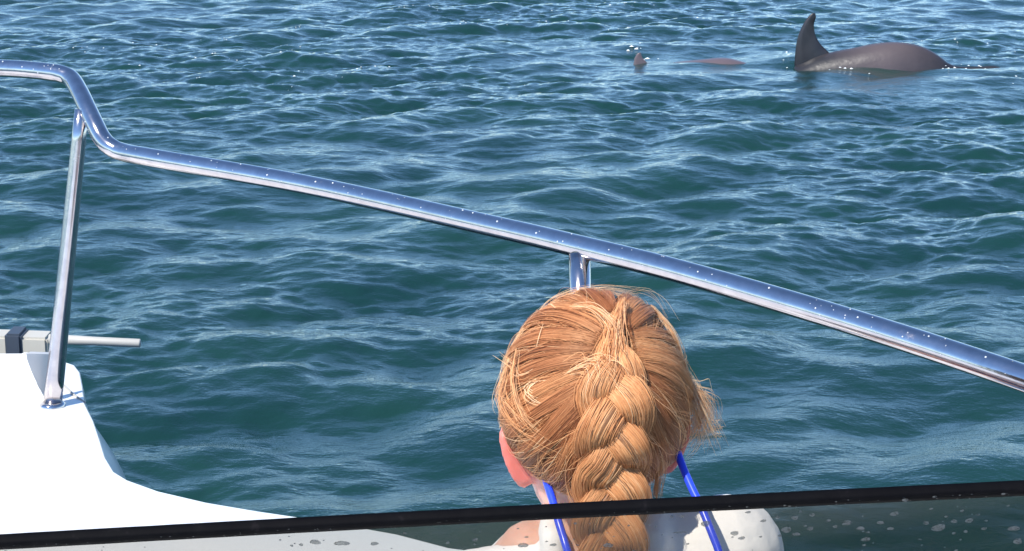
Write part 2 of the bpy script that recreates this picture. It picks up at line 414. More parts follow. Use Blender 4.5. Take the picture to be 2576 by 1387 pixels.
bowr = [Vector((-1.45, 3.32, ZD)), Vector((-1.12, 3.13, ZD)), Vector((-.83, 3.04, ZD))]
inner = [Vector((1.02, -1.7, ZD)), Vector((1.08, .3, ZD)), Vector((.98, 1.0, ZD)), Vector((.78, 1.42, ZD)), Vector((.5, 1.68, ZD)), Vector((.30, 1.80, ZD)), Vector((.05, 1.93, ZD)), Vector((-.3, 1.95, ZD)), Vector((-.38, 1.80, ZD)), Vector((-.42, 1.0, ZD)), Vector((-.55, .3, ZD)), Vector((-1.3, .2, ZD)), Vector((-1.5, -1.7, ZD))]
# deck ring
outer = edge + edge_r
deck_poly = [Vector((-.83, 3.02, ZD))] + edge + edge_r + inner[:] + port + bowr
auto(bpart('deck', prism(deck_poly, ZD - .05, ZD, .004, 3), m_gel, smooth=False), 20)
# raised foredeck whose right flank drops to the side deck
A = [G(-60, 889, .795), G(30, 889, .795), G(64, 890, .794), G(70, 896, .792), G(78, 925, .782), G(92, 962, .764), G(106, 990, .746), G(122, 1015, .7295)]
rowR = A[2:] + [G(126, 1100, .722)]; V, Fc = [], []; nr_ = len(rowR)
for p in rowR:
    V += [Vector((-1.75, p.y - .02, p.z)), p, Vector((p.x, p.y, .69)), Vector((-1.75, p.y - .02, .69))]
for i in range(nr_ - 1):
    for k_ in range(4): a, b2 = i * 4 + k_, i * 4 + (k_ + 1) % 4; Fc.append((a, b2, b2 + 4, a + 4))
Fc += [(0, 1, 2, 3), tuple(4 * (nr_ - 1) + k_ for k_ in (3, 2, 1, 0))]
bpart('foredeck', mesh(V, Fc), m_gel, smooth=False)
q0 = G(119, 1010, .73); pn = Vector((.87, -.50, .0)).normalized()
def onp(px, py):
    v = FW + RT * ((px - 1288) / F) - UP * ((py - 693.5) / F); return C0 + v * ((q0 - C0).dot(pn) / v.dot(pn))
fr_ = [onp(66, 890), onp(134, 892), onp(140, 1010), onp(119, 1010), onp(97, 975), onp(80, 938), onp(68, 905)]
nf0 = len(fr_); V = fr_ + [p + Vector((.3, .95, 0)) * .012 for p in fr_]
Fc = [tuple(range(nf0)), tuple(range(nf0, 2 * nf0))[::-1]] + [(i, i + nf0, (i + 1) % nf0 + nf0, (i + 1) % nf0) for i in range(nf0)]
bpart('foredeck_shade_panel', mesh(V, Fc), m_gel, smooth=False)  # added panel, turned away from the sun to shape a shaded wedge
sm_ = [G(150, 962, ZD + .001), G(165, 974, ZD + .001), G(188, 995, ZD + .001), G(214, 1013, ZD - .001)]
bpart('deck_seam', tube(spline(sm_, 4), .0018, 8), m_pole)
# hull
ring = bowr[::-1][::-1] + [Vector((-.83, 3.02, ZD))] + edge + edge_r + port
ring = [Vector(p) for p in ring]; n = len(ring); cen = Vector((-.3, 1.0, 0))
bulge = {}
for i, p in enumerate(ring):
    for a, wt in ((edge[6], .010), (edge[7], .026), (edge[8], .031), (edge[9], .032), (edge[10], .025), (edge[11], .012), (edge[12], .004)):
        if (p - a).length < 1e-6: bulge[i] = wt
V, Fc = [], []
for (z, off, bw) in [(ZD - .012, -.002, 0), (ZD - .03, .004, .35), (ZD - .055, .006, .8), (ZD - .10, .006, 1), (ZD - .16, .0, .9), (ZD - .24, -.03, .3), (.25, -.12, 0), (-.05, -.22, 0), (-.3, -.45, 0)]:
    for i, p in enumerate(ring):
        tgt = (ring[(i + 1) % n] - ring[i - 1]); nr = Vector((tgt.y, -tgt.x, 0)).normalized()
        if nr.dot(Vector((p.x - cen.x, p.y - cen.y, 0))) < 0: nr = -nr
        q_ = p + nr * (off + bulge.get(i, 0) * bw); V.append((q_.x, q_.y, z))
for r_ in range(8):
    for i in range(n):
        a, b2 = r_ * n + i, r_ * n + (i + 1) % n; Fc.append((a, b2, b2 + n, a + n))
Fc.append(tuple(8 * n + i for i in range(n)))
bpart('hull', mesh(V, Fc), m_gel)
# rub strip on the bulge
rs = [G(236, 1106, .665), G(247, 1106, .66), G(268, 1122, .655)]
bpart('hull_seam', tube(spline(rs, 4), .0022, 8), m_bandd)
# cockpit
cw = inner + []; V, Fc = [], []; n = len(cw)
for z in (ZD - .002, .20):
    for p in cw: V.append((p.x, p.y, z))
for i in range(n - 1): Fc.append((i, i + 1, n + i + 1, n + i))
bpart('cockpit_liner', mesh(V, Fc), m_gel, smooth=False)
bpart('cockpit_floor', prism([(p.x * 1.0, p.y) for p in inner], .16, .20), m_floor, smooth=False)
seat = [(-.36, 1.40), (.46, 1.40), (.46, 1.66), (.24, 1.72), (-.36, 1.74)]
bpart('bow_seat', prism([(-.37, 1.41), (.45, 1.41), (.45, 1.65), (.24, 1.71), (-.37, 1.73)], .20, .52), m_gel, smooth=False)
bpart('seat_cushion', prism(seat, .522, .575, .015, 3), m_cush)
bpart('console', prism([(-.50, .62), (.98, .62), (.90, 1.12), (-.42, 1.22)], .20, .86, .03, 3), m_gel)
# bow pole group (cream beam, dark band, grey pole)
dB = 3.28
def pb(name, x0, x1, ya, yb, dep, mat, th=.05, parent=None):
    c0, c1 = P(x0, (ya + yb) / 2, dep), P(x1, (ya + yb) / 2 + (x1 - x0) * .035, dep)
    hh = abs(yb - ya) / 2 / F * dep
    bm = bmesh.new()
    for p in (c0, c1):
        for (sy, sz) in ((-1, -1), (1, -1), (1, 1), (-1, 1)): bm.verts.new((p.x, p.y + sy * th / 2, p.z + sz * hh))
    bm.verts.ensure_lookup_table(); v = bm.verts
    for f in ((0, 1, 2, 3), (7, 6, 5, 4), (0, 4, 5, 1), (1, 5, 6, 2), (2, 6, 7, 3), (3, 7, 4, 0)): bm.faces.new([v[i] for i in f])
    bmesh.ops.recalc_face_normals(bm, faces=bm.faces)
    bmesh.ops.bevel(bm, geom=bm.edges[:], offset=.004, segments=2, affect='EDGES')
    me = bpy.data.meshes.new('m'); bm.to_mesh(me); bm.free()
    return bpart(name, me, mat, parent, False)
beam = pb('bow_beam', -200, 128, 829, 892, dB, m_cream)
pb('band', 22, 64, 829, 888, dB - .004, m_bandd, .056)
a0, a1 = P(124, 853, dB - .03), P(354, 864, dB - .03)
r0 = 11 / F * dB
pl = tube([a0, a0.lerp(a1, .5), a0.lerp(a1, .985), a0.lerp(a1, .995), a1], [r0 * 1.15, r0, r0 * 1.0, r0 * .93, r0 * .55], 18)
bpart('bow_pole', pl, m_pole)

# rail
rail_pts = [(-900, 250, 3.02), (-640, 218, 3.02), (-400, 194, 3.0), (-160, 178, 2.97), (-60, 173, 2.94), (0, 172, 2.92), (60, 175, 2.90), (120, 181, 2.88), (155, 187, 2.87), (180, 200, 2.86), (200, 232, 2.83), (220, 274, 2.80), (240, 316, 2.78), (256, 347, 2.77), (277, 369, 2.76), (312, 384, 2.75), (403, 401, 2.70), (773, 466, 2.55),
            (1246, 571, 2.30), (1455, 620, 2.20), (1719, 686, 2.09), (2150, 812, 1.93), (2576, 952, 1.79), (3000, 1108, 1.66), (3500, 1330, 1.50)]
RR = .0133
rp = spline([P(*q_) for q_ in rail_pts], 7)
rail = bpart('rail', tube(rp, RR, 28), m_steel)
# posts
s0, s1 = G(132, 1022, ZD), P(206, 276, 2.795)
st = bpart('stanchion', tube([s0.lerp(s1, i / 10) for i in range(11)], [.0142 - .0040 * i / 10 for i in range(11)], 24), m_steel)
fl = [s0 + Vector((0, 0, -.004)), s0 + Vector((0, 0, .004)), s0 + Vector((0, 0, .007))]
f1 = link('base_flange', tube(fl, [.0195, .0195, .0150], 28), m_steel, st)
s2, s3 = Vector((.095, 2.085, ZD)), P(1458, 640, 2.195)
s2 = P(1478, 1370, 2.10); s2.z = ZD
st2 = bpart('stanchion', tube([s2.lerp(s3, i / 8) for i in range(9)], .0125, 24), m_steel)
link('base_flange', tube([s2 + Vector((0, 0, .0)), s2 + Vector((0, 0, .006)), s2 + Vector((0, 0, .009))], [.020, .020, .015], 28), m_steel, st2)
s4, s5 = Vector((.98, 1.40, ZD)), P(3440, 1300, 1.52)
st3 = bpart('stanchion', tube([s4.lerp(s5, i / 4) for i in range(5)], .0125, 16), m_steel)
s7 = P(-640, 226, 3.02); s6 = Vector((s7.x + .01, s7.y - .08, ZD))
bpart('stanchion', tube([s6.lerp(s7, i / 4) for i in range(5)], .0125, 16), m_steel)
# water beads on the rail
V, Fc = [], []
arcl = np.concatenate([[0], np.cumsum(np.linalg.norm(np.diff(rp, axis=0), axis=1))])
tg = np.gradient(rp, axis=0); tg /= np.linalg.norm(tg, axis=1)[:, None]
for _ in range(150):
    i = int(np.searchsorted(arcl, rng.uniform(arcl[12], arcl[-3]))) - 1; f = rng.random(); c = rp[i] * (1 - f) + rp[i + 1] * f; T_ = tg[i]
    up = np.array([0, 0, 1.]) - T_ * T_[2]; up /= np.linalg.norm(up); sd_ = np.cross(T_, up)
    if sd_[1] > 0: sd_ = -sd_
    an = rng.uniform(-.1, 1.5); nn = up * sin(an) + sd_ * cos(an); s = min(.0014, abs(rng.normal(0, .0005)) + .00035)
    o_ = c + nn * (RR - .0001); e1 = np.cross(nn, T_); base = len(V)
    for rr, hh in ((1, 0), (.75, .5)):
        for k_ in range(6):
            a = 2 * pi * k_ / 6; V.append(o_ + s * rr * (cos(a) * T_ + sin(a) * e1) + nn * s * hh)
    V.append(o_ + nn * s * .75)
    for k_ in range(6):
        k2 = (k_ + 1) % 6; Fc.append((base + k_, base + k2, base + 6 + k2, base + 6 + k_)); Fc.append((base + 6 + k_, base + 6 + k2, base + 12))
tag(link('water_beads', mesh(V, Fc), m_bead, rail), kind='stuff')

# windscreen
dW = 1.15
def trim_at(px): return P(px, 1363 - (px) * (136 / 2576.) - 3.5 * sin(pi * min(1, max(0, px / 2576))), dW)
tp = [trim_at(x) for x in range(-1300, 4300, 60)]
rk = Vector((0, .62, -.78)).normalized()           # pane runs down and forward
nrm = Vector((0, -.78, -.62)).normalized()
n = len(tp); V, Fc = [], []
TH = .0025
H_ = .40
for sgn in (-1, 1):
    for row in (0, 1):
        for p in tp: V.append(p + rk * (H_ * row) + nrm * (TH * sgn))
for s in (0, 2 * n):
    for i in range(n - 1): Fc.append((s + i, s + i + 1, s + n + i + 1, s + n + i))
glass = bpart('windscreen', mesh(V, Fc), m_glass, smooth=False)
V, Fc = [], []
prof = [(-.0035, -.0048), (-.0040, 0), (-.0035, .0036), (-.0015, .0044), (.0015, .0044), (.0035, .0036), (.0040, 0), (.0035, -.0048)]
for i, p in enumerate(tp):
    for (u_, v_) in prof:
        V.append(p + nrm * u_ * 1.0 + (-rk) * (v_ * .78 + random.uniform(-.00012, .00012)))
m_ = len(prof)
for i in range(n - 1):
    for k_ in range(m_):
        a, b2 = i * m_ + k_, i * m_ + (k_ + 1) % m_; Fc.append((a, b2, b2 + m_, a + m_))
link('edge_trim', mesh(V, Fc), m_trim, glass); 
# droplets stuck to the pane : shared meshes
dmes = []
for v_i in range(6):
    g = np.random.default_rng(50 + v_i); V, Fc = [], []; m_ = 12; ph = g.uniform(0, 6, 3)
    for rr, hh in ((1, 0), (.8, .28), (.42, .42)):
        for k_ in range(m_):
            a = 2 * pi * k_ / m_; wob = 1 + .10 * sin(2 * a + ph[0]) + .08 * sin(3 * a + ph[1]) + .05 * sin(5 * a + ph[2])
            V.append((rr * wob * cos(a), rr * wob * sin(a), hh))
    V.append((0, 0, .46))
    for r_ in range(2):
        for k_ in range(m_):
            a, b2 = r_ * m_ + k_, r_ * m_ + (k_ + 1) % m_; Fc.append((a, b2, b2 + m_, a + m_))
    for k_ in range(m_): Fc.append((2 * m_ + k_, 2 * m_ + (k_ + 1) % m_, 3 * m_))
    me = mesh(V, Fc); me.materials.append(m_drop); me.polygons.foreach_set('use_smooth', [True] * len(me.polygons)); dmes.append(me)
def on_glass(px, py):
    v = FW + RT * ((px - 1288) / F) - UP * ((py - 693.5) / F)
    p0 = trim_at(px) + nrm * TH
    return C0 + v * ((p0 - C0).dot(nrm) / v.dot(nrm))
seen = [(793, 1364, 16, .8), (860, 1367, 21, .65), (942, 1368, 12, .8), (1530, 1372, 14, .9), (1316, 1372, 14, 1), (1392, 1371, 10, .8), (1775, 1318, 14, 1.1), (1711, 1340, 18, .3),
        (1848, 1342, 13, .9), (1866, 1354, 10, .9), (1920, 1311, 9, .9), (1882, 1289, 8, .8), (1978, 1333, 15, 1), (2003, 1344, 11, .9), (2000, 1303, 11, 1), (1956, 1302, 7, 1), (2043, 1296, 8, 1),
        (2038, 1330, 10, 1), (2131, 1316, 14, 1), (2165, 1330, 12, .9), (2178, 1357, 13, .9), (2084, 1310, 7, 1), (2101, 1325, 7, 1), (2215, 1315, 11, .8), (2250, 1293, 12, 1), (2361, 1328, 19, 1.05), (2400, 1312, 10, .9), (2438, 1310, 12, 1), (2240, 1330, 9, 1), (2330, 1316, 9, 1),
        (2550, 1330, 16, .9), (2560, 1362, 13, 1.2), (2420, 1285, 6, 1), (2380, 1300, 5, 1), (2460, 1295, 6, 1), (2475, 1330, 8, 1), (1130, 1312, 8, .8), (1195, 1358, 8, 1.2), (1040, 1318, 9, .8), (1018, 1342, 6, 1), (1690, 1300, 5, 1)]
for _ in range(150):
    px = rng.uniform(-40, 2620); y0 = 1363 - px * 136 / 2576 + 24; py = rng.uniform(y0, 1440); s = min(9, abs(rng.normal(0, 2.6)) + 1.6)
    if px < 1100 and rng.random() < .45: continue
    seen.append((px, py, s, rng.uniform(.75, 1.2)))
zq = nrm.to_track_quat('Z', 'Y')
for (px, py, s, asp) in seen:
    p = on_glass(px, py); r_ = s / F * dW * .92
    o_ = bpy.data.objects.new('water_droplet', dmes[rng.integers(0, 6)]); COL.objects.link(o_); o_.parent = glass
    o_.location = p; o_.rotation_euler = zq.to_euler(); o_.scale = (r_, r_ * asp * 1.0, .0006)
# beads on the rubber edge
V, Fc = [], []
for (px, dy, s) in [(2347, -8, 6), (2275, 0, 9), (2410, -10, 3), (2440, -12, 3), (1972, -2, 4), (1985, 3, 4), (1877, -4, 3), (2520, -6, 6), (2100, -8, 3)] + [(rng.uniform(0, 2576), rng.uniform(-14, 8), rng.uniform(1, 2.2)) for _ in range(70)]:
    p = trim_at(px) - nrm * (-.0046) + (-rk) * (-dy / F * dW * .0); p = p + rk * (dy / F * dW); s_ = s / F * dW
    base = len(V); e1 = Vector((1, 0, 0))
    for k_ in range(7):
        a = 2 * pi * k_ / 7; V.append(p + e1 * (s_ * cos(a)) + rk * (s_ * .8 * sin(a)))
    V.append(p + nrm * s_ * .6)
    for k_ in range(7): Fc.append((base + k_, base + (k_ + 1) % 7, base + 7))
tag(link('water_beads', mesh(V, Fc), m_drop, glass), kind='stuff')

# ------------------------------------------------------------------ the girl
HC = P(1494, 1030, 1.65)
TH_ = R(15)
hb = Vector((0, -cos(TH_), sin(TH_)))       # back of head
hu = Vector((0, sin(TH_), cos(TH_)))        # crown
hr = Vector((1, 0, 0))
roll = Matrix.Rotation(R(-2), 3, hb); hu = roll @ hu; hr = roll @ hr
def HP(x, b_, u_): return HC + hr * x + hb * b_ + hu * u_
AX = np.array([.0782, .0950, .0965])        # hair ellipsoid half axes (x, back, up)
def head_r(d):                               # d (...,3) unit dirs in head frame -> points on the scalp ellipsoid
    r = 1 / np.sqrt((d[..., 0] / AX[0]) ** 2 + (d[..., 1] / AX[1]) ** 2 + (d[..., 2] / AX[2]) ** 2)
    low = np.clip(-d[..., 2] - .25, 0, 1)
    return r * (1 - .16 * low)
B_ = np.array([list(hr), list(hb), list(hu)])
def to_world(p): return p @ B_ + np.array(list(HC))

person = empty('person', (HC.x, 1.62, .575)); tag(person, 'girl with a blond French braid in a white top sitting with her back to us', 'person')
person_off = Matrix.Translation(-Vector((HC.x, 1.62, .575)))
def ppart(name, me, mat, parent=None, smooth=True):
    o = link(name, me, mat, None, smooth); p = parent or person; o.parent = p
    if p == person: o.matrix_parent_inverse = person_off
    return o

bmv = []; bmf = []
def add_me(V, Fc):
    b0 = len(bmv); bmv.extend([tuple(v) for v in V]); bmf.extend([tuple(i + b0 for i in f) for f in Fc])
def ell(c, ax3, rot=None, seg=24, rings=16):
    V, Fc = [], []; Rm = rot or Matrix.Identity(3)
    V.append(c + Rm @ Vector((0, 0, ax3[2])))
    for i in range(1, rings):
        th = pi * i / rings
        for k_ in range(seg):
            a = 2 * pi * k_ / seg; V.append(c + Rm @ Vector((ax3[0] * sin(th) * cos(a), ax3[1] * sin(th) * sin(a), ax3[2] * cos(th))))
    V.append(c + Rm @ Vector((0, 0, -ax3[2]))); L_ = len(V) - 1
    for k_ in range(seg): Fc.append((0, 1 + k_, 1 + (k_ + 1) % seg))
    for i in range(rings - 2):
        for k_ in range(seg):
            a, b2 = 1 + i * seg + k_, 1 + i * seg + (k_ + 1) % seg; Fc.append((a, a + seg, b2 + seg, b2))
    for k_ in range(seg): Fc.append((L_, 1 + (rings - 2) * seg + (k_ + 1) % seg, 1 + (rings - 2) * seg + k_))
    return V, Fc
def limb(pts, rads):
    pts = [Vector(p) for p in pts]
    for i in range(len(pts) - 1):
        n_ = max(2, int((pts[i + 1] - pts[i]).length / (min(rads[i], rads[i + 1]) * .35)))
        n_ = min(n_, 24)
        for j in range(n_ + 1):
            f = j / n_; r_ = rads[i] * (1 - f) + rads[i + 1] * f
            V, Fc = ell(pts[i].lerp(pts[i + 1], f), (r_, r_, r_), seg=14, rings=8); add_me(V, Fc)
def remesh(voxel, smooth_it=4, factor=.5):
    global bmv, bmf
    me = mesh(bmv, bmf); bmv, bmf = [], []
    o = bpy.data.objects.new('tmp', me); COL.objects.link(o)
    r = o.modifiers.new('r', 'REMESH'); r.mode = 'VOXEL'; r.voxel_size = voxel
    s = o.modifiers.new('s', 'SMOOTH'); s.factor = factor; s.iterations = smooth_it
    dg = bpy.context.evaluated_depsgraph_get(); dg.update()
    out = bpy.data.meshes.new_from_object(o.evaluated_get(dg)); bpy.data.objects.remove(o)
    return out
Rh = Matrix((hr, hb, hu)).transposed()
# skull + face
add_me(*ell(HC, (.072, .088, .089), Rh))
add_me(*ell(HP(0, -.030, -.040), (.056, .058, .070), Rh))       # face / jaw
add_me(*ell(HP(0, -.060, -.088), (.026, .024, .018), Rh))       # chin
add_me(*ell(HP(0, -.094, -.040), (.009, .013, .011), Rh))       # nose tip
add_me(*ell(HP(0, -.086, -.026), (.006, .010, .020), Rh))       # nose bridge
add_me(*ell(HP(0, -.082, -.068), (.020, .008, .007), Rh))       # mouth
for sg in (-1, 1): add_me(*ell(HP(sg * .036, -.064, -.045), (.022, .020, .020), Rh))  # cheeks
# neck and torso
NB = P(1508, 1355, 1.665)
limb([HP(0, .006, -.055), P(1500, 1210, 1.655), NB], [.050, .0475, .052])
SL, SR_ = P(1210, 1535, 1.675), P(1815, 1400, 1.655)
limb([P(1420, 1396, 1.668), P(1336, 1396, 1.660), SL], [.034, .0305, .030]); limb([P(1630, 1440, 1.66), SR_], [.038, .043])
chest = Vector((NB.x + .01, NB.y + .01, .90)); waist = Vector((NB.x - .005, 1.63, .73)); hip = Vector((NB.x - .01, 1.62, .645))
for cc, ax3 in ((chest, (.125, .080, .11)), (waist, (.105, .075, .11)), (hip, (.120, .090, .075))): add_me(*ell(cc, ax3))
hands = []
for sh, sg in ((SL, -1), (SR_, 1)):
    el = Vector((sh.x + sg * .035, sh.y + .04, .80)); wr = Vector((hip.x + sg * .10, hip.y + .20, .715))
    limb([sh, el, wr], [.037, .029, .020])
    pm = wr + Vector((-sg * .012, .045, -.006)); limb([wr, pm], [.018, .020]); add_me(*ell(pm, (.030, .034, .013)))
    for fi, (dx_, L_) in enumerate(((-.024, .050), (-.008, .058), (.008, .054), (.024, .042))):
        b0 = pm + Vector((dx_, .026, .002)); limb([b0, b0 + Vector((dx_ * .15, L_ * .5, .0)), b0 + Vector((dx_ * .15, L_ * .92, -.020))], [.0072, .0066, .0055])
    b0 = pm + Vector((-sg * .026, -.010, 0)); limb([b0, b0 + Vector((-sg * .020, .018, -.002)), b0 + Vector((-sg * .026, .040, -.008))], [.0085, .0075, .006])
    kn = Vector((hip.x + sg * .085, 1.90, .625)); an_ = Vector((hip.x + sg * .08, 1.84, .27))
    limb([hip + Vector((sg * .065, .03, -.01)), kn, an_], [.066, .045, .028])
    limb([an_ + Vector((0, -.01, -.035)), an_ + Vector((0, .05, -.045)), an_ + Vector((0, .095, -.052))], [.028, .024, .016])
# ears: thin cupped shells standing off the head
def ear(sg, c, tilt):
    # outline ring in ear plane, dish inward
    V, Fc = [], []
    H2, W2 = .0262, .0130
    flare = R(42)
    e_out = (hr * sg * cos(flare) * 1.0 + hb * sin(flare)).normalized()     # ear blade leans out and back
    e_up = (hu * cos(tilt) + hr * sg * sin(tilt)).normalized()
    e_n = e_out.cross(e_up).normalized()
    ml = 16
    for rr, off in ((0, .004), (.45, .004), (.8, .0005), (1, -.001)):
        for k_ in range(ml):
            a = 2 * pi * k_ / ml
            x_ = cos(a) * W2 * (1 + .22 * sin(a)); z_ = sin(a) * H2
            V.append(c + e_out * (rr * x_) + e_up * (rr * z_) + e_n * off * 1.2)
    # tubes along the rim + filled blade of overlapping spheres for remesh
    for i in range(9):
        for j in range(14):
            a_ = -1 + 2 * (i + .5) / 9; b_ = -1 + 2 * (j + .5) / 14
            wloc = W2 * math.sqrt(max(0, 1 - b_ * b_)) * (1 + .22 * b_)
            p = c + e_out * (a_ * wloc) + e_up * (b_ * H2) + e_n * (-.003 * (1 - a_ * a_) * 1.4)
            add_me(*ell(p, (.0030,) * 3, seg=8, rings=6))
    for k_ in range(40):
        a = 2 * pi * k_ / 40 - pi / 2
        if cos(a) < -.35: continue
        p = c + e_out * (cos(a) * W2 * (1 + .22 * sin(a))) + e_up * (sin(a) * H2) + e_n * .0015
        add_me(*ell(p, (.0042,) * 3, seg=8, rings=6))
EL = P(1304, 1142, 1.640); ER = P(1694, 1108, 1.645)
ear(-1, EL, R(-14) * -1 * -1 if False else R(14)); ear(1, ER, R(10))
bme = remesh(.0027, 4, .5)
# flush attribute: light glowing through the ears painted as red, with mild sunburn
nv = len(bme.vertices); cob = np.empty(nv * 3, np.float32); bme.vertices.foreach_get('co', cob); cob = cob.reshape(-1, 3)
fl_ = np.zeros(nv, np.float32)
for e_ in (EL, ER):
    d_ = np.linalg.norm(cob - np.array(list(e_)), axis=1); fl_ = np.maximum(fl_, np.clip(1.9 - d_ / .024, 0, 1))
at_ = bme.attributes.new('glow_flush', 'FLOAT', 'POINT'); at_.data.foreach_set('value', fl_)
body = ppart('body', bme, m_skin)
for sg in (-1, 1): ppart('eye', mesh(*ell(HP(sg * .026, -.078, -.022), (.0105,) * 3, seg=16, rings=10)), m_eye)
ppart('lips', mesh(*ell(HP(0, -.0885, -.068), (.016, .004, .005), Rh)), m_lip)

# shirt
bmv, bmf = [], []
def sm(v): return v + Vector((0, 0, 0))
limb([P(1330, 1486, 1.646), P(1200, 1512, 1.665)], [.044, .046]); limb([P(1665, 1425, 1.655), P(1825, 1393, 1.652)], [.046, .052])
for cc, ax3 in ((chest, (.136, .092, .118)), (waist, (.118, .088, .12)), (hip + Vector((0, 0, .02)), (.132, .100, .06))): add_me(*ell(cc, ax3))
add_me(*ell(P(1520, 1530, 1.66), (.115, .064, .050)))
for sh, sg in ((SL, -1), (SR_, 1)):
    el = Vector((sh.x + sg * .035, sh.y + .04, .80)); limb([sh, sh.lerp(el, .62)], [.050, .046])
limb([P(1383, 1318, 1.640), P(1392, 1360, 1.612), P(1405, 1520, 1.612)], [.0105, .0125, .014]); limb([P(1652, 1300, 1.640), P(1648, 1360, 1.612), P(1620, 1520, 1.605)], [.012, .014, .016])
# drapery folds
for (a_, b_, r_) in [((1640, 1350, 1.612), (1655, 1600, 1.60), .009), ((1790, 1330, 1.612), (1690, 1620, 1.60), .009)]:
    limb([P(*a_) + Vector((0, .006, 0)), P(*b_)], [r_ * .8, r_])
sme = remesh(.0045, 4, .5)
ppart('shirt', sme, m_shirt)
bmv, bmf = [], []
add_me(*ell(hip, (.135, .104, .082)))
for sg in (-1, 1): limb([hip + Vector((sg * .065, .03, -.008)), Vector((hip.x + sg * .075, 1.80, .632))], [.074, .062])
ppart('shorts', remesh(.005, 4, .5), m_short)

# sunglasses and cord
sg_f = [HP(-.070, -.072, -.020), HP(-.040, -.092, -.016), HP(0, -.099, -.018), HP(.040, -.092, -.016), HP(.070, -.072, -.020)]
gl_ = ppart('sunglasses', tube(spline(sg_f, 5), .0022, 10), m_lens)
for sg, e_ in ((-1, EL), (1, ER)):
    l_ = link('lens', mesh(*ell(HP(sg * .033, -.0955, -.028), (.026, .003, .019), Rh @ Matrix.Rotation(sg * R(-14), 3, 'Z'))), m_lens, gl_)
    e2 = e_ + hu * .020 - hr * sg * .010
    link('temple', tube([sg_f[0] if sg < 0 else sg_f[-1], e2, e2 + hb * .018 - hu * .018 - hr * sg * .004], .0018, 8), m_lens, gl_)
    l_.parent = gl_; 
for ch in gl_.children: ch.matrix_parent_inverse = Matrix.Identity(4)
cordp = [P(1345, 1125, 1.632), P(1360, 1170, 1.618), P(1376, 1215, 1.600), P(1392, 1265, 1.586), P(1404, 1310, 1.575), P(1417, 1352, 1.568), P(1430, 1395, 1.562), P(1470, 1520, 1.552), P(1570, 1640, 1.545), P(1700, 1640, 1.545), P(1800, 1530, 1.553),
         P(1818, 1430, 1.560), P(1808, 1387, 1.566), P(1786, 1330, 1.574), P(1764, 1275, 1.584), P(1746, 1240, 1.592), P(1727, 1198, 1.602), P(1712, 1160, 1.612), P(1702, 1132, 1.620), P(1692, 1105, 1.632)]
ppart('sunglasses_cord', tube(spline(cordp, 6), .0034, 12), m_cord)

# ------------------------------------------------------------------ hair
def strands(name, polys, rads, tints, mat, parent, sides=3):
    """polys: (n,m,3) world, rads (n,), tints (n,)"""
    n_, m_ = polys.shape[:2]
    tgn = np.gradient(polys, axis=1); tgn /= np.linalg.norm(tgn, axis=2, keepdims=True) + 1e-12
    out = polys - np.array(list(HC)); out /= np.linalg.norm(out, axis=2, keepdims=True)
    uu = np.cross(tgn, out); uu /= np.linalg.norm(uu, axis=2, keepdims=True) + 1e-9; vv = np.cross(uu, tgn)
    tp_ = np.sin(np.linspace(.35, pi - .12, m_)) ** .5; tp_ /= tp_.max()
    rr = rads[:, None] * tp_[None, :]
    V = np.stack([polys - rr[..., None] * uu, polys + rr[..., None] * vv * .9, polys + rr[..., None] * uu], 2).reshape(-1, 3).astype(np.float32)
    ii = np.arange(n_)[:, None, None] * m_ * 3 + np.arange(m_ - 1)[None, :, None] * 3
    kk = np.arange(2)[None, None, :]; k2 = kk + 1
    q_ = np.stack([ii + kk, ii + k2, ii + 3 + k2, ii + 3 + kk], -1).reshape(-1).astype(np.int32)
    me = bpy.data.meshes.new('m'); nf_ = len(q_) // 4
    me.vertices.add(len(V)); me.vertices.foreach_set('co', V.ravel()); me.loops.add(len(q_)); me.loops.foreach_set('vertex_index', q_)
    me.polygons.add(nf_); me.polygons.foreach_set('loop_start', np.arange(nf_, dtype=np.int32) * 4); me.polygons.foreach_set('use_smooth', np.ones(nf_, bool)); me.update(calc_edges=True)
    at_ = me.attributes.new('tint', 'FLOAT', 'POINT'); at_.data.foreach_set('value', np.repeat(tints, m_ * sides).astype(np.float32))
    return ppart(name, me, mat, parent)

# braid centre line in head frame, angle phi from crown to back
XB = .0125
def braid_center(s):   # s: arc metres from phi0
    ph0, ph1 = R(34), R(117); arc = .1 * (ph1 - ph0)
    ph = ph0 + np.minimum(s, arc) / .1
    d = np.stack([np.full_like(ph, 0.12), np.sin(ph), np.cos(ph)], -1); d /= np.linalg.norm(d, axis=-1, keepdims=True)
    p = d * head_r(d)[..., None]; nrm_ = p / AX ** 2; nrm_ /= np.linalg.norm(nrm_, axis=-1, keepdims=True)
    p = p + nrm_ * (.002 + .004 * np.clip((s - .02) / .06, 0, 1))[..., None]
    p[..., 0] = XB
    pw = to_world(p); nw = nrm_ @ B_
    ex = np.maximum(s - arc, 0)                       # hangs free from the nape
    down = np.array([-.02, -.10, -1.0]); down /= np.linalg.norm(down)
    pw = pw + ex[..., None] * down
    if np.ndim(ex):
        f = np.clip(ex / .06, 0, 1)[..., None]; nw = nw * (1 - f) + np.array([0, -1, .1]) * f
    return pw, nw / np.linalg.norm(nw, axis=-1, keepdims=True)
SB = np.linspace(-.0, .315, 150)
cw_, nw_ = braid_center(SB)
